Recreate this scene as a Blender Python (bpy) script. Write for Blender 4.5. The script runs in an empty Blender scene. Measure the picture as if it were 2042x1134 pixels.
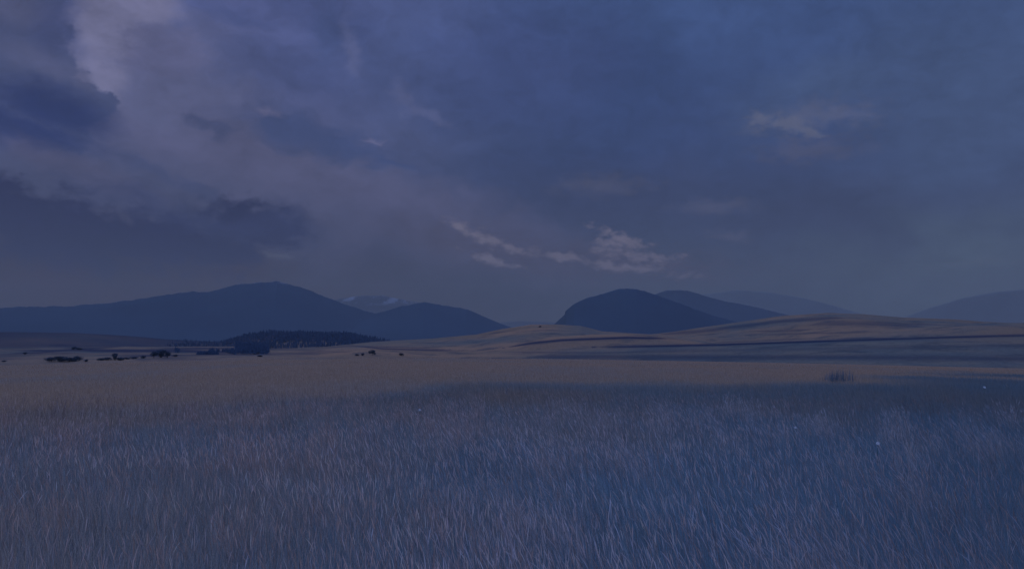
import bpy, math, random
import numpy as np
R = math.radians
S = bpy.context.scene
rng = np.random.default_rng(7)
random.seed(7)

# ------------------------------------------------------------------ camera
EYE = 2.2
F = 1603.0                       # focal length in pixels of the 2042-wide photograph
W0, H0 = 2042.0, 1134.0
HORIZON = 700.0
PITCH = math.atan((HORIZON - H0/2)/F)
cam = bpy.data.cameras.new('camera')
cam.sensor_width = 36.0
cam.lens = F/W0*36.0
cam.clip_start = 0.1
cam.clip_end = 120000.0
cam_o = bpy.data.objects.new('camera', cam)
cam_o.location = (0, 0, EYE)
cam_o.rotation_euler = (math.pi/2 + PITCH, 0, 0)
S.collection.objects.link(cam_o)
S.camera = cam_o

def ray(px, py):
    a = (np.asarray(px, float) - W0/2)/F
    b = (H0/2 - np.asarray(py, float))/F
    c, s = math.cos(PITCH), math.sin(PITCH)
    return a, c - b*s, s + b*c
def azel(px, py):
    x, y, z = ray(px, py)
    return np.arctan2(x, y), np.arctan2(z, np.hypot(x, y))
def project(X, Y, Z):
    c, s = math.cos(PITCH), math.sin(PITCH)
    z = Z - EYE
    f = Y*c + z*s
    u = -Y*s + z*c
    f = np.where(f > 0.01, f, 0.01)
    return W0/2 + F*X/f, H0/2 - F*u/f

def lin(c):
    return tuple(((v/255)/12.92 if v/255 <= 0.04045 else ((v/255 + 0.055)/1.055)**2.4) for v in c)

# ------------------------------------------------------------------ view
S.view_settings.view_transform = 'Standard'
S.view_settings.look = 'None'
S.view_settings.exposure = 0.0
S.view_settings.gamma = 1.0
S.render.engine = 'CYCLES'
S.cycles.max_bounces = 7
S.cycles.diffuse_bounces = 4
S.cycles.transmission_bounces = 3
S.cycles.volume_bounces = 0

# ------------------------------------------------------------------ sun (veiled, up to the left, ahead)
SUN_EL, SUN_AZ = 38.0, -38.0      # azimuth from +Y, negative to the left
sun = bpy.data.lights.new('sun', 'SUN')
sun.energy = 0.8
sun.angle = R(12)
sun.color = (1.0, 0.93, 0.88)
sun_o = bpy.data.objects.new('sun', sun)
sun_o.rotation_euler = (R(90 - SUN_EL), 0, R(180 - SUN_AZ))
S.collection.objects.link(sun_o)

# ------------------------------------------------------------------ world: storm sky
world = bpy.data.worlds.new('World')
S.world = world
world.use_nodes = True
nt = world.node_tree
nt.nodes.clear()
N, L = nt.nodes, nt.links
def nd(t, **kw):
    n = N.new(t)
    for k, v in kw.items(): setattr(n, k, v)
    return n
def m(op, a, b=None, c=None, clamp=False):
    n = nd('ShaderNodeMath', operation=op, use_clamp=clamp)
    for i, v in enumerate((a, b, c)):
        if v is None: continue
        if isinstance(v, (int, float)): n.inputs[i].default_value = v
        else: L.new(v, n.inputs[i])
    return n.outputs[0]
tc = nd('ShaderNodeTexCoord')
sep = nd('ShaderNodeSeparateXYZ'); L.new(tc.outputs['Generated'], sep.inputs[0])
AZ = m('MULTIPLY', m('ARCTAN2', sep.outputs[0], sep.outputs[1]), 180/math.pi)
EL = m('MULTIPLY', m('ARCSINE', sep.outputs[2]), 180/math.pi)
cmb = nd('ShaderNodeCombineXYZ'); L.new(AZ, cmb.inputs[0]); L.new(EL, cmb.inputs[1])
P0 = cmb.outputs[0]
def noise(vec, scale, detail=5, rough=0.55, sx=1, sy=1, seed=0.0, col=False, dist=0.0):
    mp = nd('ShaderNodeMapping'); mp.inputs['Scale'].default_value = (sx, sy, 1)
    mp.inputs['Location'].default_value = (seed, seed*1.7, seed*0.3)
    L.new(vec, mp.inputs[0])
    n = nd('ShaderNodeTexNoise', noise_dimensions='2D'); n.inputs['Scale'].default_value = scale
    n.inputs['Detail'].default_value = detail; n.inputs['Roughness'].default_value = rough
    n.inputs['Distortion'].default_value = dist
    L.new(mp.outputs[0], n.inputs['Vector'])
    return n.outputs['Color' if col else 'Fac']
def warp(vec, scale, amp, detail, seed, sy=1.6):
    c = noise(vec, scale, detail, 0.6, 1, sy, seed, col=True)
    s = nd('ShaderNodeVectorMath', operation='SUBTRACT'); L.new(c, s.inputs[0]); s.inputs[1].default_value = (.5, .5, .5)
    k = nd('ShaderNodeVectorMath', operation='MULTIPLY'); L.new(s.outputs[0], k.inputs[0]); k.inputs[1].default_value = (amp, amp*0.7, 0)
    a = nd('ShaderNodeVectorMath', operation='ADD'); L.new(vec, a.inputs[0]); L.new(k.outputs[0], a.inputs[1])
    return a.outputs[0]
PW = warp(warp(P0, 0.15, 4.0, 3, 3.1), 0.55, 2.2, 6, 13.1)        # ragged edges
PF = warp(P0, 0.7, 1.5, 6, 44.0, 1.2)      # small scale tatters
PS = warp(P0, 0.10, 9.0, 4, 9.7)        # soft masses
def region(vec, ells, soft, noise_in=None, namp=0.0):
    """ellipses (cx, cy, rx, ry, angle in degrees) in photo pixels turned into sky angles"""
    cur = None
    for (cx, cy, rx, ry, an) in ells:
        a0, e0 = azel(cx, cy); a0, e0 = float(np.degrees(a0)), float(np.degrees(e0))
        kx = float(np.degrees(azel(cx + 10, cy)[0] - azel(cx - 10, cy)[0]))/20
        ky = float(np.degrees(azel(cx, cy - 10)[1] - azel(cx, cy + 10)[1]))/20
        mp = nd('ShaderNodeMapping', vector_type='TEXTURE')
        mp.inputs['Location'].default_value = (a0, e0, 0)
        mp.inputs['Rotation'].default_value = (0, 0, R(an))
        mp.inputs['Scale'].default_value = (rx*kx, ry*ky, 1)
        L.new(vec, mp.inputs[0])
        ln = nd('ShaderNodeVectorMath', operation='LENGTH'); L.new(mp.outputs[0], ln.inputs[0])
        v = ln.outputs['Value']
        cur = v if cur is None else m('MINIMUM', cur, v)
    if noise_in is not None:
        cur = m('ADD', cur, m('MULTIPLY', m('SUBTRACT', noise_in, 0.5), namp))
    mr = nd('ShaderNodeMapRange', interpolation_type='SMOOTHSTEP')
    mr.inputs['From Min'].default_value = 1 + soft; mr.inputs['From Max'].default_value = 1 - soft
    L.new(cur, mr.inputs['Value'])
    return mr.outputs['Result']
def mix(a, b, f, blend='MIX'):
    n = nd('ShaderNodeMix', data_type='RGBA', blend_type=blend)
    n.clamp_factor = True
    for k, v in (('A', a), ('B', b)):
        s = [i for i in n.inputs if i.name == k and i.type == 'RGBA'][0]
        if isinstance(v, tuple): s.default_value = (*v, 1)
        else: L.new(v, s)
    s = [i for i in n.inputs if i.name == 'Factor' and i.type == 'VALUE'][0]
    if isinstance(f, (int, float)): s.default_value = f
    else: L.new(f, s)
    return [o for o in n.outputs if o.type == 'RGBA'][0]
def ramp(v, a, b):
    mr = nd('ShaderNodeMapRange', interpolation_type='SMOOTHSTEP')
    mr.inputs['From Min'].default_value = a; mr.inputs['From Max'].default_value = b
    L.new(v, mr.inputs['Value'])
    return mr.outputs['Result']
HAZE_D, HAZE_TOP, HAZE_R = 9.0e-5, 1370.0, 16500.0
HZ = np.array([0.056, 0.080, 0.150])          # light the haze adds along a long path
def through_haze(c, el):
    path = min(HAZE_R, HAZE_TOP/max(math.sin(R(max(el, 0.5))), 0.01))
    T = math.exp(-HAZE_D*path)
    return tuple(float(v) for v in np.clip((np.array(c) - HZ*(1 - T))/T, 0.004, 1))
def C(r, g, b, el=None):
    c = lin((r, g, b))
    return c if el is None else through_haze(c, el)
def rot(vec, ang):
    mp = nd('ShaderNodeMapping'); mp.inputs['Rotation'].default_value = (0, 0, R(ang)); L.new(vec, mp.inputs[0]); return mp.outputs[0]
fine = noise(PW, 0.30, 8, 0.68, 1, 1.5, 21.0)
tiny = noise(P0, 0.8, 7, 0.66, 1, 1.7, 31.0)
puff = noise(rot(PW, 20), 0.11, 6, 0.62, 0.55, 1.6, 5.0)
vor = nd('ShaderNodeTexVoronoi', feature='F1', voronoi_dimensions='2D'); vor.inputs['Scale'].default_value = 0.42
vor.inputs['Detail'].default_value = 2; vor.inputs['Roughness'].default_value = 0.55
vw = warp(P0, 0.5, 1.6, 4, 4.4, 1.2); vmap = nd('ShaderNodeMapping'); vmap.inputs['Scale'].default_value = (1, 1.25, 1)
L.new(vw, vmap.inputs[0]); L.new(vmap.outputs[0], vor.inputs['Vector'])
billow = vor.outputs['Distance']          # small in the heart of each puff

bt = m('ADD', m('ADD', m('MULTIPLY', billow, 0.5), m('MULTIPLY', tiny, 1.3)), -0.42)
lo = mix(C(62, 64, 93, 5), C(67, 80, 107, 5), ramp(AZ, -32, 30))          # near the horizon
mid = mix(C(74, 82, 115, 12), C(61, 76, 113, 12), ramp(AZ, -18, 8))
hi = mix(C(78, 88, 132, 20), C(62, 81, 124, 20), ramp(AZ, -18, 8))
col = mix(lo, mid, ramp(EL, 4.0, 12))
col = mix(col, hi, ramp(EL, 11, 22))
# soft masses
def lay(col, c, ells, soft=0.5, op=1.0, vec=None, n=None, na=0.0):
    f = region(vec or PS, ells, soft, n, na)
    c = through_haze(c, float(np.degrees(azel(ells[0][0], ells[0][1])[1])))
    return mix(col, c, m('MULTIPLY', f, op))
col = lay(col, C(56, 72, 112), [(1180, 330, 300, 80, 10), (1150, 180, 330, 130, -15)], 0.9, 0.7)
col = lay(col, C(60, 71, 102), [(1150, 410, 420, 70, 0), (1650, 430, 400, 60, 0)], 0.9, 0.7)
col = lay(col, C(70, 87, 122), [(1950, 200, 240, 220, 0), (1700, 170, 180, 60, 10)], 0.9, 0.6)
col = lay(col, C(84, 88, 120), [(520, 320, 330, 75, -22), (330, 240, 200, 80, -20), (800, 400, 300, 60, -16)], 0.7, 0.75, PW, puff, 1.2)
col = lay(col, C(88, 94, 130), [(380, 130, 170, 100, 0), (280, 190, 130, 60, -10)], 0.7, 0.8, PW, puff, 1.2)
col = lay(col, C(72, 79, 109), [(850, 450, 260, 50, -14), (640, 480, 100, 60, 0)], 0.8, 0.6, PW, puff, 1.2)
col = lay(col, C(66, 78, 120), [(560, 140, 150, 60, -10), (640, 40, 170, 50, -25), (480, 30, 90, 30, -10)], 0.7, 0.7, PW, puff, 1.4)
col = lay(col, C(78, 90, 132), [(850, 90, 130, 120, 40)], 0.7, 0.6, PW)
col = lay(col, C(64, 78, 122), [(980, 120, 210, 120, 0)], 0.8, 0.8)
# dull bright gap up left
col = lay(col, C(110, 112, 146), [(215, 55, 62, 95, -10), (280, 5, 80, 40, 0), (200, 160, 45, 70, -14)], 0.5, 0.95, PF, puff, 1.0)
col = lay(col, C(90, 94, 130), [(330, 110, 95, 50, 10), (300, 70, 50, 26, 0)], 0.4, 0.75, PF, bt, 0.9)
# billowing cumulus at the left edge
edge = [(50, 40, 92, 92, 0), (60, 150, 114, 82, 0), (155, 196, 86, 50, -14), (70, 262, 130, 38, -6), (-60, 150, 150, 190, 0)]
col = lay(col, C(68, 78, 115), edge, 0.12, 1.0, PF, bt, 0.62)
col = lay(col, C(82, 88, 122), [(80, 122, 80, 26, -15), (30, 20, 70, 26, 0), (160, 158, 40, 14, -30)], 0.9, 0.65, PF, puff, 1.5)
col = lay(col, C(62, 72, 112), [(110, 50, 36, 55, -10)], 0.8, 0.7, PF, puff, 1.0)
col = lay(col, C(47, 60, 101), [(105, 222, 135, 48, -10), (50, 262, 160, 38, -6), (-30, 240, 110, 60, 0)], 0.6, 1.0, PF, puff, 1.4)
# purple grey shelf beneath it and the dark lower cloud
col = lay(col, C(80, 82, 112), [(90, 320, 90, 24, -24), (180, 350, 150, 26, -18)], 0.8, 0.7, PF, puff, 1.8)
col = lay(col, C(66, 76, 108), [(250, 400, 300, 50, -14)], 0.9, 0.6, PW, puff, 1.5)
col = lay(col, C(43, 57, 95), [(330, 484, 245, 72, -4), (70, 450, 290, 88, -16), (505, 452, 120, 54, -8)], 0.36, 1.0, PF, bt, 0.9)
col = lay(col, C(58, 69, 104), [(420, 440, 190, 26, -10), (560, 455, 50, 30, 0)], 0.9, 0.6, PW, fine, 2.0)
# small dark patches
col = lay(col, C(66, 76, 112), [(425, 252, 34, 13, -30), (300, 340, 60, 14, -24), (385, 372, 60, 12, -20)], 0.6, 0.75, PW, fine, 1.5)
col = lay(col, C(60, 74, 113), [(660, 275, 150, 34, -8), (770, 315, 80, 16, -14), (560, 250, 50, 24, 0)], 0.6, 0.85, PW, puff, 1.6)
col = lay(col, C(64, 78, 120), [(650, 70, 34, 70, 0)], 0.6, 0.6, PW)
# lit rims and wisps
col = lay(col, C(88, 96, 136), [(700, 95, 13, 50, 16), (805, 195, 15, 32, 30), (845, 225, 50, 10, -20)], 0.9, 0.6, PF, tiny, 3.0)
col = lay(col, C(96, 98, 132), [(535, 225, 22, 7, -10), (745, 283, 20, 4, 0)], 0.9, 0.7, PF, tiny, 3.0)
col = lay(col, C(72, 78, 105), [(1000, 505, 180, 32, -12), (1250, 525, 170, 26, -6)], 0.9, 0.9, PF, tiny, 2.0)
WISP = C(98, 99, 123)
col = lay(col, WISP, [(1238, 474, 40, 9, -22), (945, 466, 42, 9, -24), (1010, 488, 44, 8, -14), (1215, 488, 20, 16, 0),
                      (1130, 515, 36, 7, -10), (1290, 512, 40, 8, -4), (1235, 532, 90, 7, -8), (985, 520, 40, 6, -18)], 0.9, 1.0, PF, tiny, 4.5)
col = lay(col, C(80, 90, 122), [(1600, 235, 90, 22, 4), (1680, 225, 60, 18, -12)], 1.0, 0.9, PF, tiny, 3.5)
col = lay(col, C(88, 96, 124), [(1560, 246, 40, 11, -12), (1600, 258, 26, 8, -20)], 0.9, 0.9, PF, tiny, 4.5)
col = lay(col, C(76, 84, 112), [(1455, 470, 34, 9, -10), (1430, 412, 60, 12, 0), (1200, 370, 70, 16, 0), (1620, 300, 80, 18, 0)], 1.0, 0.6, PF, tiny, 3.0)
col = lay(col, C(78, 88, 113), [(1940, 525, 90, 7, 2), (550, 510, 22, 6, -8)], 0.9, 0.5, PF, tiny, 3.0)
col = lay(col, C(71, 85, 110), [(1880, 560, 260, 90, 6)], 0.9, 0.7)
col = lay(col, C(64, 65, 92), [(180, 580, 300, 26, 4)], 0.9, 0.6)
# mottling
var = m('ADD', 0.33, m('ADD', m('ADD', m('MULTIPLY', fine, 0.50), m('MULTIPLY', tiny, 0.20)), m('ADD', m('MULTIPLY', puff, 0.70), m('MULTIPLY', billow, -0.06))))
vm = nd('ShaderNodeVectorMath', operation='SCALE'); L.new(col, vm.inputs[0]); L.new(var, vm.inputs['Scale'])
col = vm.outputs[0]
# unseen sky overhead, made brighter and bluer to light the ground
col = mix(col, (0.48, 0.80, 2.30), ramp(EL, 26, 50))
SKY_GAIN = 1.0
sky = nd('ShaderNodeTexSky', sky_type='NISHITA')
sky.sun_disc = False
sky.sun_elevation = R(SUN_EL); sky.sun_rotation = R(SUN_AZ)
bg1 = nd('ShaderNodeBackground'); L.new(sky.outputs[0], bg1.inputs[0]); bg1.inputs[1].default_value = 0.05
bg2 = nd('ShaderNodeBackground'); L.new(col, bg2.inputs[0]); bg2.inputs[1].default_value = SKY_GAIN
ms = nd('ShaderNodeMixShader')
L.new(m('SUBTRACT', 0.985, m('MULTIPLY', ramp(EL, 27, 55), 0.28)), ms.inputs[0])
L.new(bg1.outputs[0], ms.inputs[1]); L.new(bg2.outputs[0], ms.inputs[2])
out = nd('ShaderNodeOutputWorld'); L.new(ms.outputs[0], out.inputs[0])

# ------------------------------------------------------------------ helpers
def tag(o, label=None, cat=None, group=None, kind=None):
    for k, v in (('label', label), ('category', cat), ('group', group), ('kind', kind)):
        if v: o[k] = v
    return o
def npmesh(name, V, Fc, mat, smooth=True, parent=None, attrs=None):
    """V (n,3); Fc (m,4) or (m,3) int"""
    me = bpy.data.meshes.new(name)
    V = np.asarray(V, np.float32); Fc = np.asarray(Fc, np.int32)
    k = Fc.shape[1]
    me.vertices.add(len(V)); me.vertices.foreach_set('co', V.ravel())
    me.loops.add(Fc.size); me.loops.foreach_set('vertex_index', Fc.ravel())
    me.polygons.add(len(Fc))
    me.polygons.foreach_set('loop_start', np.arange(0, Fc.size, k, dtype=np.int32))
    me.polygons.foreach_set('loop_total', np.full(len(Fc), k, np.int32))
    me.polygons.foreach_set('use_smooth', np.full(len(Fc), smooth, bool))
    me.update(calc_edges=True)
    for an, (typ, arr) in (attrs or {}).items():
        at = me.attributes.new(an, typ, 'POINT')
        at.data.foreach_set('value' if typ == 'FLOAT' else 'color', np.asarray(arr, np.float32).ravel())
    me.materials.append(mat)
    o = bpy.data.objects.new(name, me); S.collection.objects.link(o)
    if parent: o.parent = parent
    return o
def grid_faces(nr, nc):
    i = np.arange(nr - 1)[:, None]*nc + np.arange(nc - 1)[None, :]
    i = i.ravel()
    return np.stack([i, i + 1, i + nc + 1, i + nc], 1)

_perm = rng.random((256, 256))
def vnoise(x, y):
    xi, yi = np.floor(x).astype(int), np.floor(y).astype(int)
    fx, fy = x - xi, y - yi
    fx = fx*fx*(3 - 2*fx); fy = fy*fy*(3 - 2*fy)
    g = lambda a, b: _perm[a & 255, b & 255]
    return (g(xi, yi)*(1 - fx) + g(xi + 1, yi)*fx)*(1 - fy) + (g(xi, yi + 1)*(1 - fx) + g(xi + 1, yi + 1)*fx)*fy
def fbm(x, y, o=4, g=0.5):
    s, a, t = 0, 1, 0
    for i in range(o):
        s = s + a*vnoise(x*2**i + 17.3*i, y*2**i + 9.1*i); t += a; a *= g
    return s/t - 0.5
def sstep(a, b, x):
    t = np.clip((x - a)/(b - a), 0, 1); return t*t*(3 - 2*t)

class MatB:
    def __init__(s, name):
        s.m = bpy.data.materials.new(name); s.m.use_nodes = True
        s.t = s.m.node_tree; s.b = s.t.nodes['Principled BSDF']; s.o = s.t.nodes['Material Output']
        s.b.inputs['Roughness'].default_value = 0.9
        s.b.inputs['Specular IOR Level'].default_value = 0.15
    def n(s, t, **kw):
        x = s.t.nodes.new(t)
        for k, v in kw.items(): setattr(x, k, v)
        return x
    def l(s, a, b): s.t.links.new(a, b)
    def noise(s, scale, detail=5, rough=0.6, vec=None, stretch=(1, 1, 1)):
        if vec is None:
            g = s.n('ShaderNodeNewGeometry'); vec = g.outputs['Position']
        mp = s.n('ShaderNodeMapping'); mp.inputs['Scale'].default_value = stretch
        s.l(vec, mp.inputs[0])
        x = s.n('ShaderNodeTexNoise'); x.inputs['Scale'].default_value = scale
        x.inputs['Detail'].default_value = detail; x.inputs['Roughness'].default_value = rough
        s.l(mp.outputs[0], x.inputs['Vector']); return x.outputs['Fac']
    def ramp(s, v, a, b, c0=0.0, c1=1.0):
        x = s.n('ShaderNodeMapRange', interpolation_type='SMOOTHSTEP')
        for k, q in (('From Min', a), ('From Max', b), ('To Min', c0), ('To Max', c1)): x.inputs[k].default_value = q
        s.l(v, x.inputs['Value']); return x.outputs['Result']
    def mix(s, a, b, f, blend='MIX'):
        x = s.n('ShaderNodeMix', data_type='RGBA', blend_type=blend)
        for k, v in (('A', a), ('B', b)):
            q = [i for i in x.inputs if i.name == k and i.type == 'RGBA'][0]
            if isinstance(v, tuple): q.default_value = (*v, 1)
            else: s.l(v, q)
        q = [i for i in x.inputs if i.name == 'Factor' and i.type == 'VALUE'][0]
        if isinstance(f, (int, float)): q.default_value = f
        else: s.l(f, q)
        return [o for o in x.outputs if o.type == 'RGBA'][0]
    def attr(s, n, o='Fac'):
        x = s.n('ShaderNodeAttribute', attribute_name=n); return x.outputs[o]
    def color(s, c): s.l(c, s.b.inputs['Base Color'])
    def bump(s, h, strength, dist):
        x = s.n('ShaderNodeBump'); x.inputs['Strength'].default_value = strength; x.inputs['Distance'].default_value = dist
        s.l(h, x.inputs['Height']); s.l(x.outputs[0], s.b.inputs['Normal'])

# ------------------------------------------------------------------ terrain
TH_MAX = R(50)
def prof(pts, D):
    """photo skyline points -> azimuth table and real crest heights at distance D (scalar or list)"""
    pts = np.array(pts, float)
    a, e = azel(pts[:, 0], pts[:, 1])
    D = np.broadcast_to(np.asarray(D, float), a.shape)
    return a, EYE + D*np.tan(e), D
BASE = -9.0
# skyline points, crest distance, front length, back length
LAYERS = [
    dict(p=[(-400, 690), (0, 691), (120, 693), (250, 690), (330, 691), (480, 690), (560, 700), (640, 716), (700, 730)], D=950, f=520, b=200, n=1.0),
    dict(p=[(-400, 705), (0, 704), (90, 700), (200, 704), (300, 706), (420, 708), (520, 714), (640, 730)], D=620, f=250, b=150, n=0.6),
    dict(p=[(-400, 656), (0, 660), (150, 663), (250, 669), (330, 676), (450, 682), (700, 700)], D=1700, f=500, b=500, n=3),
    dict(p=[(200, 700), (330, 688), (440, 683), (490, 671), (570, 667), (650, 670), (710, 671), (745, 680), (850, 700)], D=1500, f=420, b=300, n=3),
    dict(p=[(460, 730), (530, 712), (600, 702), (640, 692), (740, 682), (860, 676), (950, 668), (1000, 658), (1060, 649), (1110, 649), (1160, 652),
            (1200, 662), (1300, 668), (1400, 680), (1500, 700)], D=1050, f=650, b=300, n=1.5),
    dict(p=[(940, 700), (1010, 692), (1060, 680), (1100, 672), (1180, 667), (1260, 666), (1320, 670), (1380, 680), (1500, 700)], D=720, f=260, b=120, n=0.5),
    dict(p=[(1150, 690), (1250, 672), (1340, 663), (1400, 654), (1500, 640), (1560, 632), (1650, 626), (1720, 628), (1800, 634), (1900, 637),
            (1960, 641), (2042, 644), (2300, 655)], D=1400, f=700, b=400, n=3),
    dict(p=[(1400, 695), (1550, 678), (1640, 668), (1800, 655), (1900, 648), (1960, 643), (2042, 640), (2400, 630)], D=980, f=330, b=300, n=1.5),
    dict(p=[(900, 706), (1000, 700), (1250, 692), (1440, 686), (1700, 677), (1900, 672), (2042, 667), (2400, 655)], D=560, f=300, b=160, n=0.4),
    dict(p=[(560, 720), (640, 704), (720, 696), (860, 699), (960, 702), (1100, 706)], D=560, f=200, b=200, n=0.4),
]
for Ly in LAYERS:
    Ly['a'], Ly['z'], _ = prof(Ly['p'], Ly['D'])
ea, ez, _ = prof([(-600, 728), (0, 724), (300, 716), (520, 711), (800, 710), (1100, 711), (1400, 716), (1700, 722), (2042, 730), (2600, 735)], 150)
def height(X, Y):
    d = np.hypot(X, Y); th = np.arctan2(X, Y)
    crest = np.interp(th, ea, ez) - 0.45
    crest = np.where(np.abs(th) > R(75), 0.0, crest)
    t = sstep(10, 150, d)
    h = crest*t + fbm(X*0.02, Y*0.02, 3)*0.5*sstep(5, 60, d)*(1 - sstep(110, 150, d))
    h = h + (BASE - crest)*sstep(150, 330, d)
    h = h + fbm(X*0.004, Y*0.004, 4)*3*sstep(250, 500, d)
    front = np.exp(-(th/R(48))**8)
    for Ly in LAYERS:
        D = Ly['D']*(1 + 0.05*np.sin(th*9 + D_phase(Ly)))
        zc = np.interp(th, Ly['a'], Ly['z'])*front + BASE*(1 - front)
        zc = BASE + (zc - BASE)*D/Ly['D'] if False else zc*(D/Ly['D'])
        s = np.where(d < D, (D - d)/Ly['f'], (d - D)/Ly['b'])
        sh = np.clip(1 - s*s*(1.0 if True else 1), -0.3, 1)
        sh = np.where(s < 1, np.cos(np.clip(s, 0, 1)*math.pi/2)**1.3, 0.0)
        hh = BASE - 2 + (zc - BASE + 2)*sh + fbm(X*0.012, Y*0.012, 4)*Ly['n']*1.2*np.clip(s*3, 0, 1)*(sh > 0)
        h = np.maximum(h, hh)
    return h
def D_phase(Ly): return Ly['D']*0.013
def hit(px, py, dmin=5, dmax=3000, n=6000):
    """first terrain point seen through a photo pixel"""
    x, y, z = ray(px, py)
    k = np.hypot(x, y)
    d = np.geomspace(dmin, dmax, n)
    X, Y, Z = x/k*d, y/k*d, EYE + z/k*d
    below = np.nonzero(Z <= height(X, Y))[0]
    i = below[0] if len(below) else n - 1
    return float(X[i]), float(Y[i]), float(height(X[i:i+1], Y[i:i+1])[0])

fine_th = np.linspace(-R(42), R(42), 1150)
coarse = np.linspace(R(42), R(318), 90)[1:]
TH = np.concatenate([fine_th, coarse])
DD = np.concatenate([np.geomspace(0.5, 120, 60)[:-1], np.linspace(120, 340, 60)[:-1], np.linspace(340, 2100, 330)[:-1], np.geomspace(2100, 15800, 30)])
X = np.sin(TH)[None, :]*DD[:, None]; Y = np.cos(TH)[None, :]*DD[:, None]
Z = height(X, Y)
D2 = np.hypot(X, Y)
PX, PY = project(X, Y, Z)
def stroke(pts, w, soft=None):
    """0..1 along a polyline given in the photograph, evaluated on the terrain points"""
    pts = np.array(pts, float)
    x0, x1 = pts[0, 0], pts[-1, 0]
    yc = np.interp(PX, pts[:, 0], pts[:, 1])
    ww = w*sstep(0, 60, PX - x0 + 1)*sstep(0, 60, x1 - PX + 1)
    return np.exp(-((PY - yc)/np.maximum(ww, 0.3))**2)*(PX > x0)*(PX < x1)*(Y > 0)*(D2 > 170)
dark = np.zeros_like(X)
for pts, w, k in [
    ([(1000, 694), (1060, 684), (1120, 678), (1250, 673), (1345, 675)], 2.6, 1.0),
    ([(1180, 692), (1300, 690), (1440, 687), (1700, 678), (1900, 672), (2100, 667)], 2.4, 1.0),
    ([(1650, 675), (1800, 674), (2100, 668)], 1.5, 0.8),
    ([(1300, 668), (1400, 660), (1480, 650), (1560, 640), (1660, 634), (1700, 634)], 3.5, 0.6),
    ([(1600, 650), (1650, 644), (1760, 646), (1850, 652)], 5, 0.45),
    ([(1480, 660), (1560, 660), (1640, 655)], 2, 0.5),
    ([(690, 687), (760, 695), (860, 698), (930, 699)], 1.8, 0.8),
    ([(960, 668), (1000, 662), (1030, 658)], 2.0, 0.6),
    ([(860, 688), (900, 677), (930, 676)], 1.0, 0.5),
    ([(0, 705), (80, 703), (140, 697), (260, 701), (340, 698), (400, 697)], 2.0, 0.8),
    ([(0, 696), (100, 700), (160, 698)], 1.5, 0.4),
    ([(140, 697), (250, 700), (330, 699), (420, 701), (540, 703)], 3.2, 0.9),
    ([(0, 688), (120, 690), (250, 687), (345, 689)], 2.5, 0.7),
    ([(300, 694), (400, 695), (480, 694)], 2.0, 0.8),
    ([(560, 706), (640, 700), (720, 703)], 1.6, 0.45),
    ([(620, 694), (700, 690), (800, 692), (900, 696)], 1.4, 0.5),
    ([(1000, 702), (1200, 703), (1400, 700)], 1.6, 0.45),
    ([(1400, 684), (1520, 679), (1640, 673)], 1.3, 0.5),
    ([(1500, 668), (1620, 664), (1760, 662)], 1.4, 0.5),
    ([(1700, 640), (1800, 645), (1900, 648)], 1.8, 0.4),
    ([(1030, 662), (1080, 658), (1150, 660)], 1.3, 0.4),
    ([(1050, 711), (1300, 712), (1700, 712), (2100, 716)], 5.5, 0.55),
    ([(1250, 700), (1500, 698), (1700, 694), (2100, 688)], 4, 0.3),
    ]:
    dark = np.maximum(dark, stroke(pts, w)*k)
# moor and forest floor at the left
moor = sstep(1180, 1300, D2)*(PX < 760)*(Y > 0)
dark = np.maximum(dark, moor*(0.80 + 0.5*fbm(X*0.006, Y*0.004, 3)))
# green against straw
dry = np.ones_like(X)
patch = fbm(X*0.05, Y*0.03, 4)
yb = np.interp(PX, [-200, 0, 350, 700, 900, 1100, 1300, 2042], [850, 830, 812, 785, 772, 761, 757, 757])
soft = np.interp(PX, [0, 700, 1200], [50, 36, 18])
near_green = sstep(-1, 1, (PY - yb + fbm(X*0.09, Y*0.05, 4)*100)/soft)
dry = 1 - near_green*(D2 < 150)
dry = np.where(Y <= 0, 0.4, dry)
far = sstep(165, 200, D2)
rightness = sstep(1150, 1600, PX)
dry = dry*(1 - far) + far*np.clip(0.84 - 0.52*rightness*sstep(684, 690, PY + (PX - 1440)*0.028) + fbm(X*0.012, Y*0.008, 5)*2.0
                                  - 0.25*rightness, 0, 1)
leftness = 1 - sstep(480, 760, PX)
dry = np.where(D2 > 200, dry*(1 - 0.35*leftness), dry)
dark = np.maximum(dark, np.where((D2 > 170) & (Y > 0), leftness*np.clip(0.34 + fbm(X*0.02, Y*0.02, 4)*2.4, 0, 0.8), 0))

gm = MatB('dry_grassland'); gm.b.inputs['Specular IOR Level'].default_value = 0.0
big = gm.noise(0.02, 4, 0.6)
sm = gm.noise(0.6, 6, 0.7)
str_ = gm.ramp(gm.noise(0.006, 6, 0.62, stretch=(0.5, 1.6, 1)), 0.35, 0.66)
STRAW = (0.235, 0.145, 0.084); STRAW2 = (0.165, 0.114, 0.072)
GREEN = (0.085, 0.095, 0.085); GREEN2 = (0.13, 0.115, 0.085); DARK_TONE = (0.012, 0.022, 0.045)
straw = gm.mix(STRAW2, STRAW, str_)
green = gm.mix(GREEN, GREEN2, gm.ramp(big, 0.35, 0.65))
c = gm.mix(green, straw, gm.ramp(gm.attr('dry'), 0.0, 1.0))
c = gm.mix(c, DARK_TONE, gm.attr('dark'))  # darkest ground tone, along the drawn bands and over the moor
scr = gm.ramp(gm.noise(0.035, 6, 0.7), 0.49, 0.66)
cd = gm.n('ShaderNodeMath', operation='MULTIPLY'); gm.l(scr, cd.inputs[0]); gm.l(gm.attr('far'), cd.inputs[1])
c = gm.mix(c, (0.05, 0.058, 0.06), cd.outputs[0])
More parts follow.
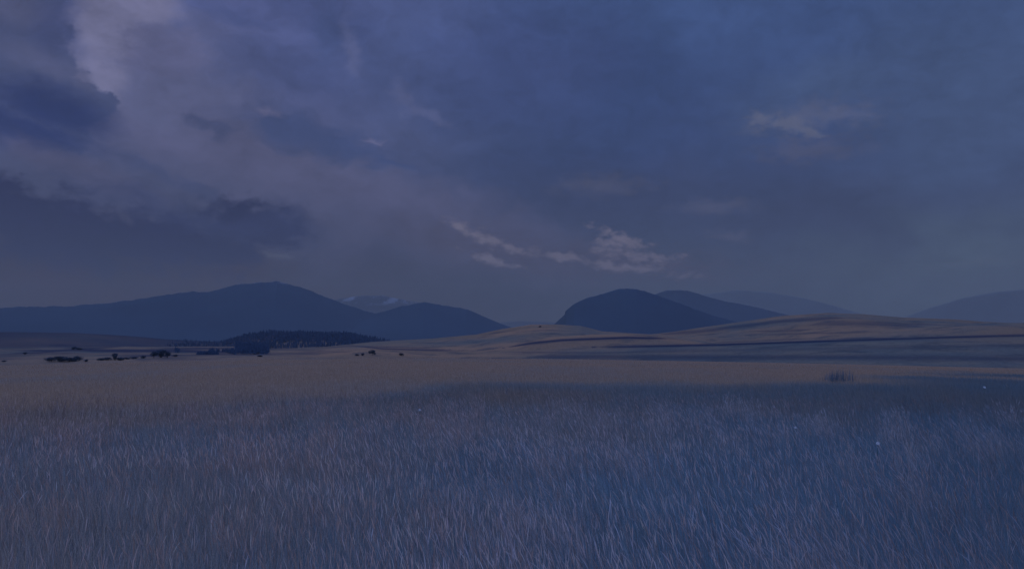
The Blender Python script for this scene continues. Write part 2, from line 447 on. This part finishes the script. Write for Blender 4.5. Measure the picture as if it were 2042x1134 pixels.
mul = gm.n('ShaderNodeVectorMath', operation='SCALE'); gm.l(c, mul.inputs[0]); gm.l(gm.ramp(sm, 0.2, 0.8, 0.75, 1.2), mul.inputs['Scale'])
gm.color(mul.outputs[0])
gm.bump(sm, 0.6, 0.5)
nr, nc = X.shape
V = np.stack([X, Y, Z], -1).reshape(-1, 3)
Fc = grid_faces(nr, nc)
i = np.arange(nr - 1)*nc
Fc = np.concatenate([Fc, np.stack([i + nc - 1, i, i + nc, i + 2*nc - 1], 1)])
# closing fan at the middle
V = np.concatenate([V, [[0, 0, 0]]])
fan = np.stack([np.full(nc, len(V) - 1), np.roll(np.arange(nc), -1), np.arange(nc), np.arange(nc)], 1)
Fc = Fc[:, ::-1]
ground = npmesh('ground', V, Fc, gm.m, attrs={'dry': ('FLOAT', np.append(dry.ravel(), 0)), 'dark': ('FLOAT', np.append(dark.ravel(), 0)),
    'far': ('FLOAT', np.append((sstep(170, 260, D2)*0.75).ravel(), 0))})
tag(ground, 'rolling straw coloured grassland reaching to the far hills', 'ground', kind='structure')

# ------------------------------------------------------------------ mountains
def mountain(name, pts, D, depth, amp, mat, label, snow=None, x_end=None):
    pts = np.array(pts, float)
    a, e = azel(pts[:, 0], pts[:, 1])
    nc = int((a[-1] - a[0])/R(0.05)); nc = max(60, min(nc, 900))
    th = np.linspace(a[0], a[-1], nc)
    hc = np.interp(th, a, EYE + D*np.tan(e))
    jag = fbm(th*140 + D, th*0 + 3.3, 4)*amp*0.16*sstep(-20, 250, hc)
    t = np.concatenate([np.linspace(-1, 0, 46), np.linspace(0, 1, 22)[1:]])
    T, TT = np.meshgrid(t, th, indexing='ij')
    s = np.abs(T)
    d = D + T*depth
    x, y = np.sin(TT)*d, np.cos(TT)*d
    base = -60.0
    HC = np.broadcast_to(hc, T.shape)
    sh = (1 - s)**1.25
    rid = np.abs(fbm(x*0.0009 + D, y*0.0009, 4))*2
    z = base + (HC - base)*sh + (0.15 - rid)*amp*0.6*np.clip(s*3, 0, 1)*(1 - s)**0.5
    ang = np.tan(np.interp(TT, a, e))                           # never above the seen skyline
    z = np.where(T < 0, np.minimum(z, EYE + d*ang - 1), z) + jag[None, :]*np.clip(1 - s*7, 0, 1)**2
    V = np.stack([x, y, z], -1).reshape(-1, 3)
    at = {}
    o = npmesh(name, V, grid_faces(*T.shape)[:, ::-1], mat, attrs=at)
    tag(o, label, 'mountain', kind='structure')
    return o
def mount_mat(name, c0, c1, snow=False, s0=0.62):
    b = MatB(name); b.b.inputs['Specular IOR Level'].default_value = 0.0
    n = b.noise(0.0022, 7, 0.65)
    c = b.mix(c0, c1, b.ramp(n, 0.35, 0.65))
    if snow:
        g = b.n('ShaderNodeNewGeometry'); sp = b.n('ShaderNodeSeparateXYZ'); b.l(g.outputs['Position'], sp.inputs[0])
        n2 = b.noise(0.004, 6, 0.75, stretch=(1.6, 0.6, 2.0))
        f = b.n('ShaderNodeMath', operation='MULTIPLY')
        b.l(b.ramp(sp.outputs[2], snow[0], snow[1]), f.inputs[0]); b.l(b.ramp(n2, s0, s0 + 0.08), f.inputs[1])
        c = b.mix(c, (0.20, 0.21, 0.22), f.outputs[0])
    b.color(c); return b.m
mdark = mount_mat('wooded_mountain', (0.018, 0.042, 0.066), (0.023, 0.050, 0.075))
mfar = mount_mat('haze_paled_mountain', (0.07, 0.10, 0.11), (0.10, 0.13, 0.13))  # haze fade painted into the colour: farthest slopes made paler
msnow = mount_mat('snow_streaked_mountain', (0.03, 0.045, 0.06), (0.05, 0.06, 0.075), (585, 660), 0.50)
mhigh = mount_mat('wooded_mountain_with_snow_patches', (0.018, 0.042, 0.066), (0.023, 0.050, 0.075), (405, 440), 0.56)
mountain('mountain', [(-700, 640), (-200, 622), (0, 613), (60, 611), (140, 610), (220, 604), (290, 594), (350, 585), (385, 581), (415, 583), (440, 576),
    (470, 568), (520, 563), (552, 561), (600, 572), (640, 588), (680, 604), (720, 617), (780, 632), (840, 650), (900, 668), (980, 690), (1060, 712)],
    5200, 1900, 80, mhigh, 'broad dark mountain with a rounded top, at the left')
mountain('mountain', [(560, 700), (650, 660), (700, 636), (750, 625), (800, 611), (845, 602), (880, 608), (930, 616), (960, 629), (1000, 646), (1050, 662), (1120, 690)],
    4900, 1500, 60, mdark, 'lower dark shoulder to the right of the broad left mountain')
mountain('mountain', [(480, 660), (560, 630), (640, 604), (680, 595), (720, 590), (760, 589), (800, 597), (830, 602), (900, 622), (960, 642), (1040, 655), (1100, 662), (1180, 690)],
    11000, 2300, 140, msnow, 'pale far mountain streaked with snow between two dark ones')
mountain('mountain', [(1060, 700), (1085, 665), (1105, 646), (1118, 634), (1126, 627), (1126.5, 621), (1145, 605), (1170, 594), (1210, 583), (1235, 576), (1252, 575), (1270, 576),
    (1310, 588), (1360, 606), (1420, 628), (1500, 650), (1640, 700)], 4000, 900, 50, mdark, 'dark butte with a steep left side, right of centre')
mountain('mountain', [(1180, 690), (1240, 620), (1290, 592), (1330, 579), (1370, 579), (1400, 588), (1440, 599), (1500, 611), (1580, 629), (1650, 648), (1720, 690)],
    6600, 1700, 80, mdark, 'flat topped mountain just behind the dark butte')
mountain('mountain', [(1300, 640), (1400, 587), (1470, 578), (1530, 582), (1600, 594), (1650, 606), (1720, 626), (1800, 650), (1900, 690)],
    15000, 1200, 110, mfar, 'faint long mountain fading into haze behind the right hill')
mountain('mountain', [(1700, 680), (1800, 634), (1860, 612), (1920, 594), (1980, 583), (2042, 577), (2200, 562), (2400, 570), (2700, 600)],
    15400, 900, 110, mfar, 'faint mountain rising at the right edge')
mountain('mountain', [(840, 665), (960, 645), (1040, 640), (1110, 643), (1200, 640), (1300, 655)], 14500, 900, 20, mdark, 'low far ridge in the gap between the mountains')

# ------------------------------------------------------------------ forest (one wood) and single trees
fm = MatB('conifer_foliage'); fm.b.inputs['Specular IOR Level'].default_value = 0.0
fc = fm.mix((0.036, 0.062, 0.094), (0.054, 0.084, 0.120), fm.ramp(fm.noise(0.15, 4), 0.35, 0.65))
fm.color(fc)
def wood(name, spots, hmin, hmax, label):
    Vs, Fs = [], []; k = 0
    for (x, y) in spots:
        z0 = float(height(np.array([x]), np.array([y]))[0])
        h = random.uniform(hmin, hmax)*float(np.interp(math.atan2(x, y), [-0.41, -0.34, -0.30], [0.6, 0.7, 1.0]))*(1 + 1.3*float(fbm(np.array([x*0.035]), np.array([y*0.012]), 3)[0])); r = h*random.uniform(0.20, 0.32)
        tiers = 4; ns = 7
        for q in range(tiers):
            zb = z0 + h*(0.12 + 0.2*q); zt = z0 + h*min(1.0, 0.42 + 0.2*q); rr = r*(1 - q/tiers*0.8)
            ring = []
            for j in range(ns):
                a = j/ns*6.283 + q*0.7; rj = rr*random.uniform(0.7, 1.15)
                Vs.append((x + rj*math.cos(a), y + rj*math.sin(a), zb + random.uniform(-.05, .05)*h))
            Vs.append((x + random.uniform(-.1, .1)*r, y, zt))
            for j in range(ns): Fs.append((k + j, k + (j + 1) % ns, k + ns))
            k += ns + 1
        for j in range(4):
            a = j*1.571
            Vs.append((x + 0.03*h*math.cos(a), y + 0.03*h*math.sin(a), z0 - 1)); Vs.append((x + 0.02*h*math.cos(a), y + 0.02*h*math.sin(a), z0 + 0.3*h))
        for j in range(4):
            a0, a1 = k + 2*j, k + 2*((j + 1) % 4)
            Fs.append((a0, a1, a1 + 1)); Fs.append((a0, a1 + 1, a0 + 1))
        k += 8
    o = npmesh(name, Vs, Fs, fm.m, smooth=False)
    tag(o, label, 'forest', kind='stuff'); return o
spots = []
fl = [(330, 0.04), (380, 0.25), (440, 0.4), (480, 1), (745, 1), (790, 0.3)]
while len(spots) < 3000:
    px = random.uniform(330, 780); d = random.uniform(1130, 1560)
    dens = np.interp(px, [f[0] for f in fl], [f[1] for f in fl])
    if random.random() > dens: continue
    a = float(azel(px, 690)[0]); spots.append((math.sin(a)*d, math.cos(a)*d))
wood('forest', spots, 4, 8.5, 'dark conifer wood covering the low hill left of centre')
spots = []
while len(spots) < 900:                                  # woodland strip in the hollow in front of the wood
    px = random.uniform(350, 535)
    d = random.uniform(600, 690) if px < 470 else random.uniform(640, 960)
    if vnoise(px*0.045, d*0.012) < np.interp(px, [345, 420, 480, 520], [0.5, 0.35, 0.15, 0.0]): continue
    a = float(azel(px, 690)[0]); spots.append((math.sin(a)*d, math.cos(a)*d))
wood('woodland', spots, 3.5, 6.5, 'dark woodland strip in the hollow just beyond the field')

bark = MatB('bark'); bark.color(bark.mix((0.03, 0.024, 0.02), (0.06, 0.05, 0.04), bark.noise(3.0)))
leaf = MatB('broadleaf_foliage'); leaf.b.inputs['Specular IOR Level'].default_value = 0.0
leaf.color(leaf.mix((0.040, 0.060, 0.080), (0.060, 0.084, 0.105), leaf.ramp(leaf.noise(0.8, 4), 0.35, 0.65)))
def bush_proto(h, w, kind, seed):
    r = random.Random(seed)
    Vs, Fs = [], []
    lumps = [(r.uniform(-.28, .28)*w, r.uniform(-.28, .28)*w, h*(r.uniform(0.12, 0.62) if kind == 'bush' else r.uniform(0.25, 0.78)), r.uniform(.24, .36)*w) for _ in range(9)]
    for lx, ly, lz, lr in lumps:
        for _ in range(190):
            u = r.uniform(-1, 1); a = r.uniform(0, 6.283); q = lr*r.uniform(0.45, 1.05)
            sx = math.sqrt(1 - u*u)
            c = (lx + q*sx*math.cos(a), ly + q*sx*math.sin(a), max(0.08*h, lz + q*u*0.9*h/w))
            s = 0.06*w*r.uniform(.6, 1.3)
            k = len(Vs)
            for _ in range(3):
                Vs.append((c[0] + r.uniform(-s, s), c[1] + r.uniform(-s, s), c[2] + r.uniform(-s, s)))
            Fs.append((k, k + 1, k + 2))
    root = bpy.data.objects.new(kind, None); S.collection.objects.link(root)
    npmesh('crown', Vs, Fs, leaf.m, smooth=False, parent=root)
    Vt, Ft = [], []
    def limb(p, q, r0, r1):
        k = len(Vt)
        for (c, rr) in ((p, r0), (q, r1)):
            for j in range(6):
                a = j*math.pi/3; Vt.append((c[0] + rr*math.cos(a), c[1] + rr*math.sin(a), c[2]))
        for j in range(6):
            Ft.append((k + j, k + (j + 1) % 6, k + 6 + (j + 1) % 6, k + 6 + j))
    limb((0, 0, -0.6), (0.02*w, 0, 0.35*h), 0.045*h, 0.03*h)
    for lx, ly, lz, lr in lumps[:6]: limb((0.02*w, 0, 0.3*h), (lx, ly, lz), 0.025*h, 0.008*h)
    npmesh('trunk', Vt, Ft, bark.m, parent=root)
    return root
protos = {}
def place_bush(px, py, wpx, hpx, kind, label, group, seed=1):
    x, y, z = hit(px, py, 160)
    d = math.hypot(x, y)
    w, h = wpx/F*d, hpx/F*d
    key = (kind, seed)
    if key not in protos:
        protos[key] = (bush_proto(1.0*4, 4.0, kind, seed)); root = protos[key]
    else:
        src = protos[key]; root = src.copy(); S.collection.objects.link(root)
        for ch in src.children:
            c2 = ch.copy(); c2.parent = root; S.collection.objects.link(c2)
    root.location = (x, y, z)
    root.scale = (w/4*1.15, w/4*1.15, h/4*1.1)
    root.rotation_euler = (0, 0, random.uniform(0, 6.28))
    tag(root, label, 'bush' if 'bush' in kind else 'tree', group)
    return root
G1 = 'bushes in the valley at the left'
BUSH = [
 (103, 721, 16, 9, 'bush', 'leftmost dark bush of the row at the left field edge', G1),
 (120, 721, 18, 11, 'bush', 'rounded dark bush, second from the left in the row', G1),
 (138, 721, 20, 10, 'bush', 'low wide dark bush, third from the left in the row', G1),
 (152, 720, 14, 10, 'bush', 'last bush of the dense left row, small and round', G1),
 (171, 721, 7, 5, 'bush', 'tiny lone bush just right of the dense left row', G1),
 (202, 718, 16, 5, 'bush', 'flat low bush at the start of the thin bush line', G1),
 (216, 718, 14, 6, 'bush', 'low bush directly left of the small upright tree', G1),
 (230, 718, 9, 12, 'tree', 'small upright tree among the low bushes of the thin line', G1),
 (240, 718, 14, 7, 'bush', 'low bush directly right of the small upright tree', G1),
 (252, 716, 14, 4, 'bush', 'very flat bush beyond the small upright tree', G1),
 (268, 715, 14, 4, 'bush', 'flattened bush in the middle of the thin line', G1),
 (286, 714, 10, 6, 'bush', 'small dark bush just left of the tree clump', G1),
 (307, 713, 14, 11, 'tree', 'left tree of the tall dark clump beyond the field', G1),
 (321, 713, 16, 14, 'tree', 'tallest middle tree of the dark clump beyond the field', G1),
 (334, 713, 12, 12, 'tree', 'right tree of the tall dark clump beyond the field', G1),
 (349, 711, 9, 5, 'bush', 'small low bush to the right of the dark tree clump', G1),
 (50, 706, 6, 4, 'bush', 'tiny bush on the pale slope at the far left', G1),
 (8, 721, 8, 3, 'bush', 'tiny flat bush near the left edge of the view', G1),
 (148, 697, 10, 6, 'bush', 'bush on the upper bank above the dense left row', G1),
 (160, 697, 12, 4, 'bush', 'flat bush on the upper bank beside a rounder one', G1),
 (518, 711, 9, 4, 'bush', 'small bush where the field meets the bare spur', 'bushes on the slope beyond the field'),
 (711, 709, 8, 4, 'bush', 'flat dark bush left of the two round ones beyond the field', 'bushes on the slope beyond the field'),
 (723, 709, 6, 6, 'bush', 'small round bush next to the larger lone tree', 'bushes on the slope beyond the field'),
 (742, 708, 11, 11, 'tree', 'lone round tree standing beyond the middle of the field', 'bushes on the slope beyond the field'),
 (801, 709, 9, 6, 'bush', 'lone dark bush farthest right beyond the field', 'bushes on the slope beyond the field'),
 (1076, 652, 6, 3, 'bush', 'tiny bush on the crest of the pale knoll', 'bushes on the slope beyond the field'),
]
for k, b in enumerate(BUSH):
    place_bush(b[0], b[1], b[2], b[3], b[4], b[5], b[6], seed=k % 3)

# ------------------------------------------------------------------ grass
blade = MatB('grass_blade')
bc = blade.n('ShaderNodeAttribute', attribute_name='col')
blade.color(bc.outputs['Color'])
blade.b.inputs['Roughness'].default_value = 0.7
blade.b.inputs['Specular IOR Level'].default_value = 0.2
tr = blade.n('ShaderNodeBsdfTranslucent'); blade.l(bc.outputs['Color'], tr.inputs['Color'])
mx = blade.n('ShaderNodeMixShader'); mx.inputs[0].default_value = 0.3
blade.l(blade.b.outputs[0], mx.inputs[1]); blade.l(tr.outputs[0], mx.inputs[2]); blade.l(mx.outputs[0], blade.o.inputs[0])

def ribbons(x, y, z, h, w, lx, ly, phi, col, seg, head=None, z0=0.0):
    """vectorised bent ribbons; returns V, F, colour per vertex"""
    n = len(x); t = np.linspace(0, 1, seg + 1)
    T = t[None, :]
    lean = np.hypot(lx, ly)[:, None]
    zz = z[:, None] + (h[:, None])*(T - 0.25*lean*T**2) + z0
    cx = x[:, None] + h[:, None]*lx[:, None]*(0.8*T + 0.2*T**2)
    cy = y[:, None] + h[:, None]*ly[:, None]*(0.8*T + 0.2*T**2)
    if head is None: ww = w[:, None]*(1 - T**2.2)*0.5 + 0.0002
    else: ww = w[:, None]*head(T)*0.5
    dx, dy = np.cos(phi)[:, None]*ww, np.sin(phi)[:, None]*ww
    V = np.stack([np.stack([cx - dx, cy - dy, zz], -1), np.stack([cx + dx, cy + dy, zz], -1)], 2)   # n, seg+1, 2, 3
    b = (np.arange(n)*(seg + 1)*2)[:, None] + (np.arange(seg)*2)[None, :]
    Fq = np.stack([b, b + 1, b + 3, b + 2], -1).reshape(-1, 4)
    Cc = np.repeat(col, (seg + 1)*2, axis=0)
    return V.reshape(-1, 3), Fq, Cc
def join(parts):
    Vs, Fs, Cs, k = [], [], [], 0
    for V, Fq, Cc in parts:
        Vs.append(V); Fs.append(Fq + k); Cs.append(Cc); k += len(V)
    return np.concatenate(Vs), np.concatenate(Fs), np.concatenate(Cs)

def scatter(n, d0, d1, p, th=R(39)):
    u = rng.random(n)
    d = (d0**(2 - p) + u*(d1**(2 - p) - d0**(2 - p)))**(1/(2 - p))
    a = rng.uniform(-th, th, n)
    return np.sin(a)*d, np.cos(a)*d, d
def greenness(x, y):
    z = height(x, y); px, py = project(x, y, z + 0.45)
    yb_ = np.interp(px, [-200, 0, 350, 700, 900, 1100, 1300, 2042], [850, 830, 812, 785, 772, 761, 757, 757])
    sf = np.interp(px, [0, 700, 1200], [54, 40, 20])
    return z, sstep(-1, 1, (py - yb_ + fbm(x*0.09, y*0.05, 4)*110)/sf), px, py
GR_D = np.array([0.115, 0.205, 0.245]); GR_L = np.array([0.30, 0.42, 0.45])
ST_D = np.array([0.35, 0.255, 0.17]); ST_L = np.array([0.60, 0.46, 0.33])
def colours(x, y, g, px, bright):
    n = len(x); calm = np.clip(1.15 - np.hypot(x, y)/70, 0.15, 1)*(1 - 0.3*sstep(1100, 2042, px))
    patch = fbm(x*0.35 + 4, y*0.22, 3)*2
    fine = 0.5 + (rng.random(n) - 0.5)*calm
    warm = np.clip(0.46 - 0.46*sstep(0, 1500, px) + 0.34*sstep(9, 34, np.hypot(x, y))*(1 - 0.5*sstep(1300, 2042, px)) + patch*0.40 + (fine - 0.5)*0.5, 0, 1)
    warm = np.maximum(warm, (1 - g)*0.95)
    warm = np.clip(warm + 0.35*fbm(x*0.12, y*0.05, 4)*2*sstep(12, 30, np.hypot(x, y)), 0, 1)
    a = GR_D + (GR_L - GR_D)*fine[:, None]
    b = ST_D + (ST_L - ST_D)*(fine[:, None]*0.7)
    c = a*(1 - warm[:, None]) + b*warm[:, None]
    c = c*(1 + (0.75 - 0.35*sstep(1100, 2042, px))*(rng.random(n) - 0.5)*calm)[:, None]*bright*((1 - 0.24*sstep(12, 40, np.hypot(x, y))*g)*(1 - 0.12*sstep(1300, 2042, px)*g))[:, None]
    return np.concatenate([c, np.ones((n, 1))], 1)
parts = []
def add_blades(n, d0, d1, p, hm, w0, wk, seg, bright=1.0, lean_amp=1.0):
    x, y, d = scatter(n, d0, d1, p)
    # clumping: pull towards tuft centres
    cell = 0.22
    jx, jy = np.floor(x/cell), np.floor(y/cell)
    hx = vnoise(jx*3.7, jy*5.1); hy = vnoise(jx*2.9 + 50, jy*4.3 + 9)
    near = (d < 30)
    k = 0.45
    x = np.where(near, x*(1 - k) + k*(jx + hx)*cell, x); y = np.where(near, y*(1 - k) + k*(jy + hy)*cell, y)
    z, g, px, py = greenness(x, y)
    clump = fbm(x*0.5, y*0.5, 3)
    h = hm*(0.75 + 0.5*rng.random(n))*(1 + clump*0.5)
    h = h*(0.62 + 0.38*g)*np.clip(1.25 - d/150, 0.45, 1)
    wind = sstep(300, 1300, px)
    lx = -0.04 - 0.11*wind + fbm(x*0.4 + 9, y*0.3, 3)*0.6 + rng.normal(0, 0.19, n)
    ly = rng.normal(0, 0.22, n) - 0.08
    phi = rng.uniform(-0.8, 0.8, n)
    parts.append(ribbons(x, y, z - 0.02, h, w0 + wk*d, lx*lean_amp, ly*lean_amp, phi, colours(x, y, g, px, bright), seg))
add_blades(108000, 3.2, 13, 1.8, 0.50, 0.0022, 0.00035, 4)
add_blades(124000, 13, 45, 1.8, 0.50, 0.0022, 0.00035, 3)
add_blades(150000, 45, 152, 1.8, 0.50, 0.0022, 0.00035, 2)
# taller pale stalks with seed heads
def stalks(n, d0, d1, p):
    x, y, d = scatter(n, d0, d1, p)
    keep = (fbm(x*0.45 + 30, y*0.3 + 8, 3) + rng.normal(0, 0.16, len(x))) > -0.10
    x, y, d = x[keep], y[keep], d[keep]; n = len(x)
    z, g, px, py = greenness(x, y)
    h = 0.52 + 0.22*rng.random(n)
    wind = sstep(300, 1300, px)
    lx = -0.05 - 0.26*wind + fbm(x*0.3 + 2, y*0.2, 3)*0.7 + rng.normal(0, 0.17, n)
    ly = rng.normal(0, 0.22, n)
    fl = rng.random(n)[:, None]
    c = np.array([0.42, 0.42, 0.42])*(1 - fl) + np.array([0.55, 0.40, 0.33])*fl
    warm = (1 - sstep(500, 1500, px))[:, None]
    c = c*(1 - 0.5*warm) + 0.5*warm*np.array([0.58, 0.40, 0.30])
    c = c*(0.55 + 0.8*rng.random(n)[:, None])*(1 - 0.45*sstep(10, 32, d))[:, None]
    c = np.concatenate([c, np.ones((n, 1))], 1)
    phi = rng.uniform(-0.5, 0.5, n)
    lean = np.hypot(lx, ly)
    cs = c.copy(); cs[:, :3] *= 0.70
    c[:, :3] *= (1 - 0.30*sstep(1400, 2042, px))[:, None]
    parts.append(ribbons(x, y, z, h, 0.0020 + 0.0002*d, lx, ly, phi, cs, 5))
    # head continues past the stalk's tip
    tx, ty, tz = x + h*lx, y + h*ly, z + h*(1 - 0.25*lean)
    hl = 0.07 + 0.11*rng.random(n)
    hd = lambda T: 0.35 + np.sin(np.clip(T, 0, 1)*math.pi)*0.9 - 0.3*T
    c2 = c.copy(); c2[:, :3] = np.clip(c2[:, :3]*1.35, 0, 0.8)
    parts.append(ribbons(tx, ty, tz - 0.004, hl, 0.0032 + 0.00026*d, lx*1.25, ly*1.25, phi, c2, 4, head=hd))
    parts.append(ribbons(tx, ty, tz - 0.004, hl*0.95, 0.0032 + 0.0002*d, lx*1.25, ly*1.25, phi + 1.57, c2, 3, head=hd))
stalks(15000, 3.2, 13, 1.8)
stalks(13000, 13, 32, 1.8)
# leaning tussocks of taller straw stems, some broken over
def tussock(cx, cy, n, spread, lean, tall):
    x = cx + rng.normal(0, spread, n); y = cy + rng.normal(0, spread, n)
    d = np.hypot(x, y)
    z, g, px, py = greenness(x, y)
    h = tall*(0.55 + 0.55*rng.random(n))
    lx = lean + rng.normal(0, 0.20, n); ly = rng.normal(0, 0.25, n)
    bent = rng.random(n) < 0.12
    lx = np.where(bent, lx*2.6 + rng.normal(0, .3, n), lx); h = np.where(bent, h*0.7, h)
    k = rng.random(n)[:, None]
    cold = sstep(500, 1500, px)[:, None]
    c = (np.array([0.52, 0.37, 0.29])*(1 - cold) + np.array([0.46, 0.43, 0.40])*cold)*(0.6 + 0.6*k)
    c = np.concatenate([c, np.ones((n, 1))], 1); phi = rng.uniform(-.7, .7, n)
    parts.append(ribbons(x, y, z, h, 0.0020 + 0.00024*d, lx, ly, phi, c, 4))
    l2 = np.hypot(lx, ly)
    hd = lambda T: 0.35 + np.sin(np.clip(T, 0, 1)*math.pi)*0.9 - 0.3*T
    hl = 0.05 + 0.12*rng.random(n)
    parts.append(ribbons(x + h*lx, y + h*ly, z + h*(1 - 0.25*l2) - 0.004, hl, 0.0032 + 0.0003*d, lx*1.3, ly*1.3, phi, c, 4, head=hd))
for _ in range(190):
    dd = rng.uniform(4.5, 26); aa = rng.uniform(-R(38), R(38))
    right = float(sstep(-0.4, 0.3, aa))
    tussock(math.sin(aa)*dd, math.cos(aa)*dd, int(rng.integers(25, 90)), rng.uniform(0.08, 0.30), -0.12 - 0.4*right*rng.random() + 0.1*rng.normal(), rng.uniform(0.55, 0.85))
V, Fq, Cc = join(parts)
grass = npmesh('grass', V, Fq, blade.m, attrs={'col': ('FLOAT_COLOR', Cc)})
tag(grass, 'tall wind bent meadow grass with pale seed heads covering the near field', 'grass', kind='stuff')

# ------------------------------------------------------------------ reed tuft
def reed_tuft():
    x0, y0, z0 = hit(1678, 764, 10)
    d = math.hypot(x0, y0)
    root = bpy.data.objects.new('reed_tuft', None); S.collection.objects.link(root); root.location = (x0, y0, z0)
    n = 150
    wid = 62/F*d; hh = 22/F*d
    x = np.concatenate([rng.normal(0, wid*0.2, n//2), rng.normal(-wid*0.22, wid*0.16, n - n//2)]); y = rng.normal(0, wid*0.16, n)
    h = hh*(0.55 + 0.5*rng.random(n))*np.exp(-(x/(wid*0.55))**2)
    h[:14] *= 1.5
    c = np.array([0.13, 0.18, 0.21])*(0.7 + 0.6*rng.random(n)[:, None]); c = np.concatenate([c, np.ones((n, 1))], 1)
    V, Fq, Cc = ribbons(x, y, np.zeros(n), h + 0.25, np.full(n, 0.020), rng.normal(0, .1, n), rng.normal(0, .1, n), rng.uniform(-.6, .6, n), c, 4)
    npmesh('foliage', V, Fq, blade.m, parent=root, attrs={'col': ('FLOAT_COLOR', Cc)})
    tag(root, 'dark tuft of upright reeds standing above the grass at the right', 'reeds')
reed_tuft()

# ------------------------------------------------------------------ white flowers
pm = MatB('white_petal'); pm.color(pm.mix((0.50, 0.48, 0.42), (0.62, 0.58, 0.50), pm.noise(40)))
sm_ = MatB('flower_stem'); sm_.color(sm_.mix((0.08, 0.12, 0.10), (0.12, 0.16, 0.12), sm_.noise(20)))
ym = MatB('flower_disc'); ym.color(ym.mix((0.35, 0.28, 0.10), (0.45, 0.36, 0.14), ym.noise(60)))
def flower(px, py, dia_px, label):
    # the bloom's height above the ground is 0.55 m: find the distance where this pixel sees that level
    x, y, z = ray(px, py); k = math.hypot(x, y)
    d = np.geomspace(4, 150, 4000); X_, Y_, Z_ = x/k*d, y/k*d, EYE + z/k*d
    i = np.nonzero(Z_ <= height(X_, Y_) + 0.62)[0][0]
    bx, by = float(X_[i]), float(Y_[i]); bz = float(height(X_[i:i+1], Y_[i:i+1])[0]); r = dia_px/F*float(d[i])/2
    root = bpy.data.objects.new('white_flower', None); S.collection.objects.link(root); root.location = (bx, by, bz)
    Vt, Ft = [], []
    for q in range(7):
        t = q/6
        for j in range(5):
            a = j*6.283/5; Vt.append((0.03*t*t + 0.004*math.cos(a), 0.004*math.sin(a), 0.61*t))
    for q in range(6):
        for j in range(5): Ft.append((q*5 + j, q*5 + (j + 1) % 5, q*5 + 5 + (j + 1) % 5, q*5 + 5 + j))
    npmesh('stem', Vt, Ft, sm_.m, parent=root)
    Vp, Fp = [], []
    np_ = 13
    for j in range(np_):
        a = j*6.283/np_; k0 = len(Vp)
        for rr, ww, zz in ((0.2, 0.06, 0.0), (0.6, 0.17, 0.12), (0.9, 0.13, 0.10), (1.0, 0.04, 0.05)):
            for sg in (-1, 1):
                u, v = rr*r, sg*ww*r
                # tilted bloom facing the viewer a little
                lx_, ly_ = u*math.cos(a) - v*math.sin(a), u*math.sin(a) + v*math.cos(a)
                Vp.append((0.03 + lx_, ly_*0.6, 0.62 + zz*r + ly_*0.8))
        for q in range(3): Fp.append((k0 + 2*q, k0 + 2*q + 1, k0 + 2*q + 3, k0 + 2*q + 2))
    npmesh('petals', Vp, Fp, pm.m, parent=root)
    Vd, Fd = [(0.03, -0.12*r, 0.62 + 0.14*r)], []
    for q, (rr, zz) in enumerate(((0.14, .12), (0.24, 0.02))):
        for j in range(10):
            a = j*6.283/10; Vd.append((0.03 + rr*r*math.cos(a), rr*r*math.sin(a)*0.6 - zz*r, 0.62 + rr*r*math.sin(a)*0.8 + zz*r))
    for j in range(10): Fd.append((0, 1 + j, 1 + (j + 1) % 10))
    for j in range(10):
        Fd.append((1 + j, 11 + j, 11 + (j + 1) % 10)); Fd.append((1 + j, 11 + (j + 1) % 10, 1 + (j + 1) % 10))
    npmesh('flower_disc', Vd, Fd, ym.m, parent=root)
    tag(root, label, 'flower', 'white flowers in the meadow')
flower(1747, 884, 7, 'largest white flower, alone in the blue green grass at the right')
flower(1962, 772, 4.5, 'small white flower near the far right edge, just before the straw field')
flower(835, 817, 5, 'white flower left of the middle of the meadow')
flower(1583, 852, 4.5, 'white flower in the mid meadow, up and left of the largest bloom')

# ------------------------------------------------------------------ haze
hz = bpy.data.materials.new('haze'); hz.use_nodes = True
t = hz.node_tree; t.nodes.remove(t.nodes['Principled BSDF'])
pv = t.nodes.new('ShaderNodeVolumePrincipled')
pv.inputs['Color'].default_value = (0.43, 0.44, 0.385, 1)
pv.inputs['Density'].default_value = HAZE_D
t.links.new(pv.outputs[0], t.nodes['Material Output'].inputs['Volume'])
HX, Y0, Y1, ZB, ZT = HAZE_R, -HAZE_R, HAZE_R, -75, HAZE_TOP
Vh = [(sx*HX, yy, zz) for zz in (ZB, ZT) for yy in (Y0, Y1) for sx in (-1, 1)]
Fh = [(0, 2, 3, 1), (4, 5, 7, 6), (0, 1, 5, 4), (2, 6, 7, 3), (0, 4, 6, 2), (1, 3, 7, 5)]
ho = npmesh('haze', Vh, Fh, hz, smooth=False)
tag(ho, 'thin blue haze hanging in front of the far mountains', 'haze', kind='stuff')
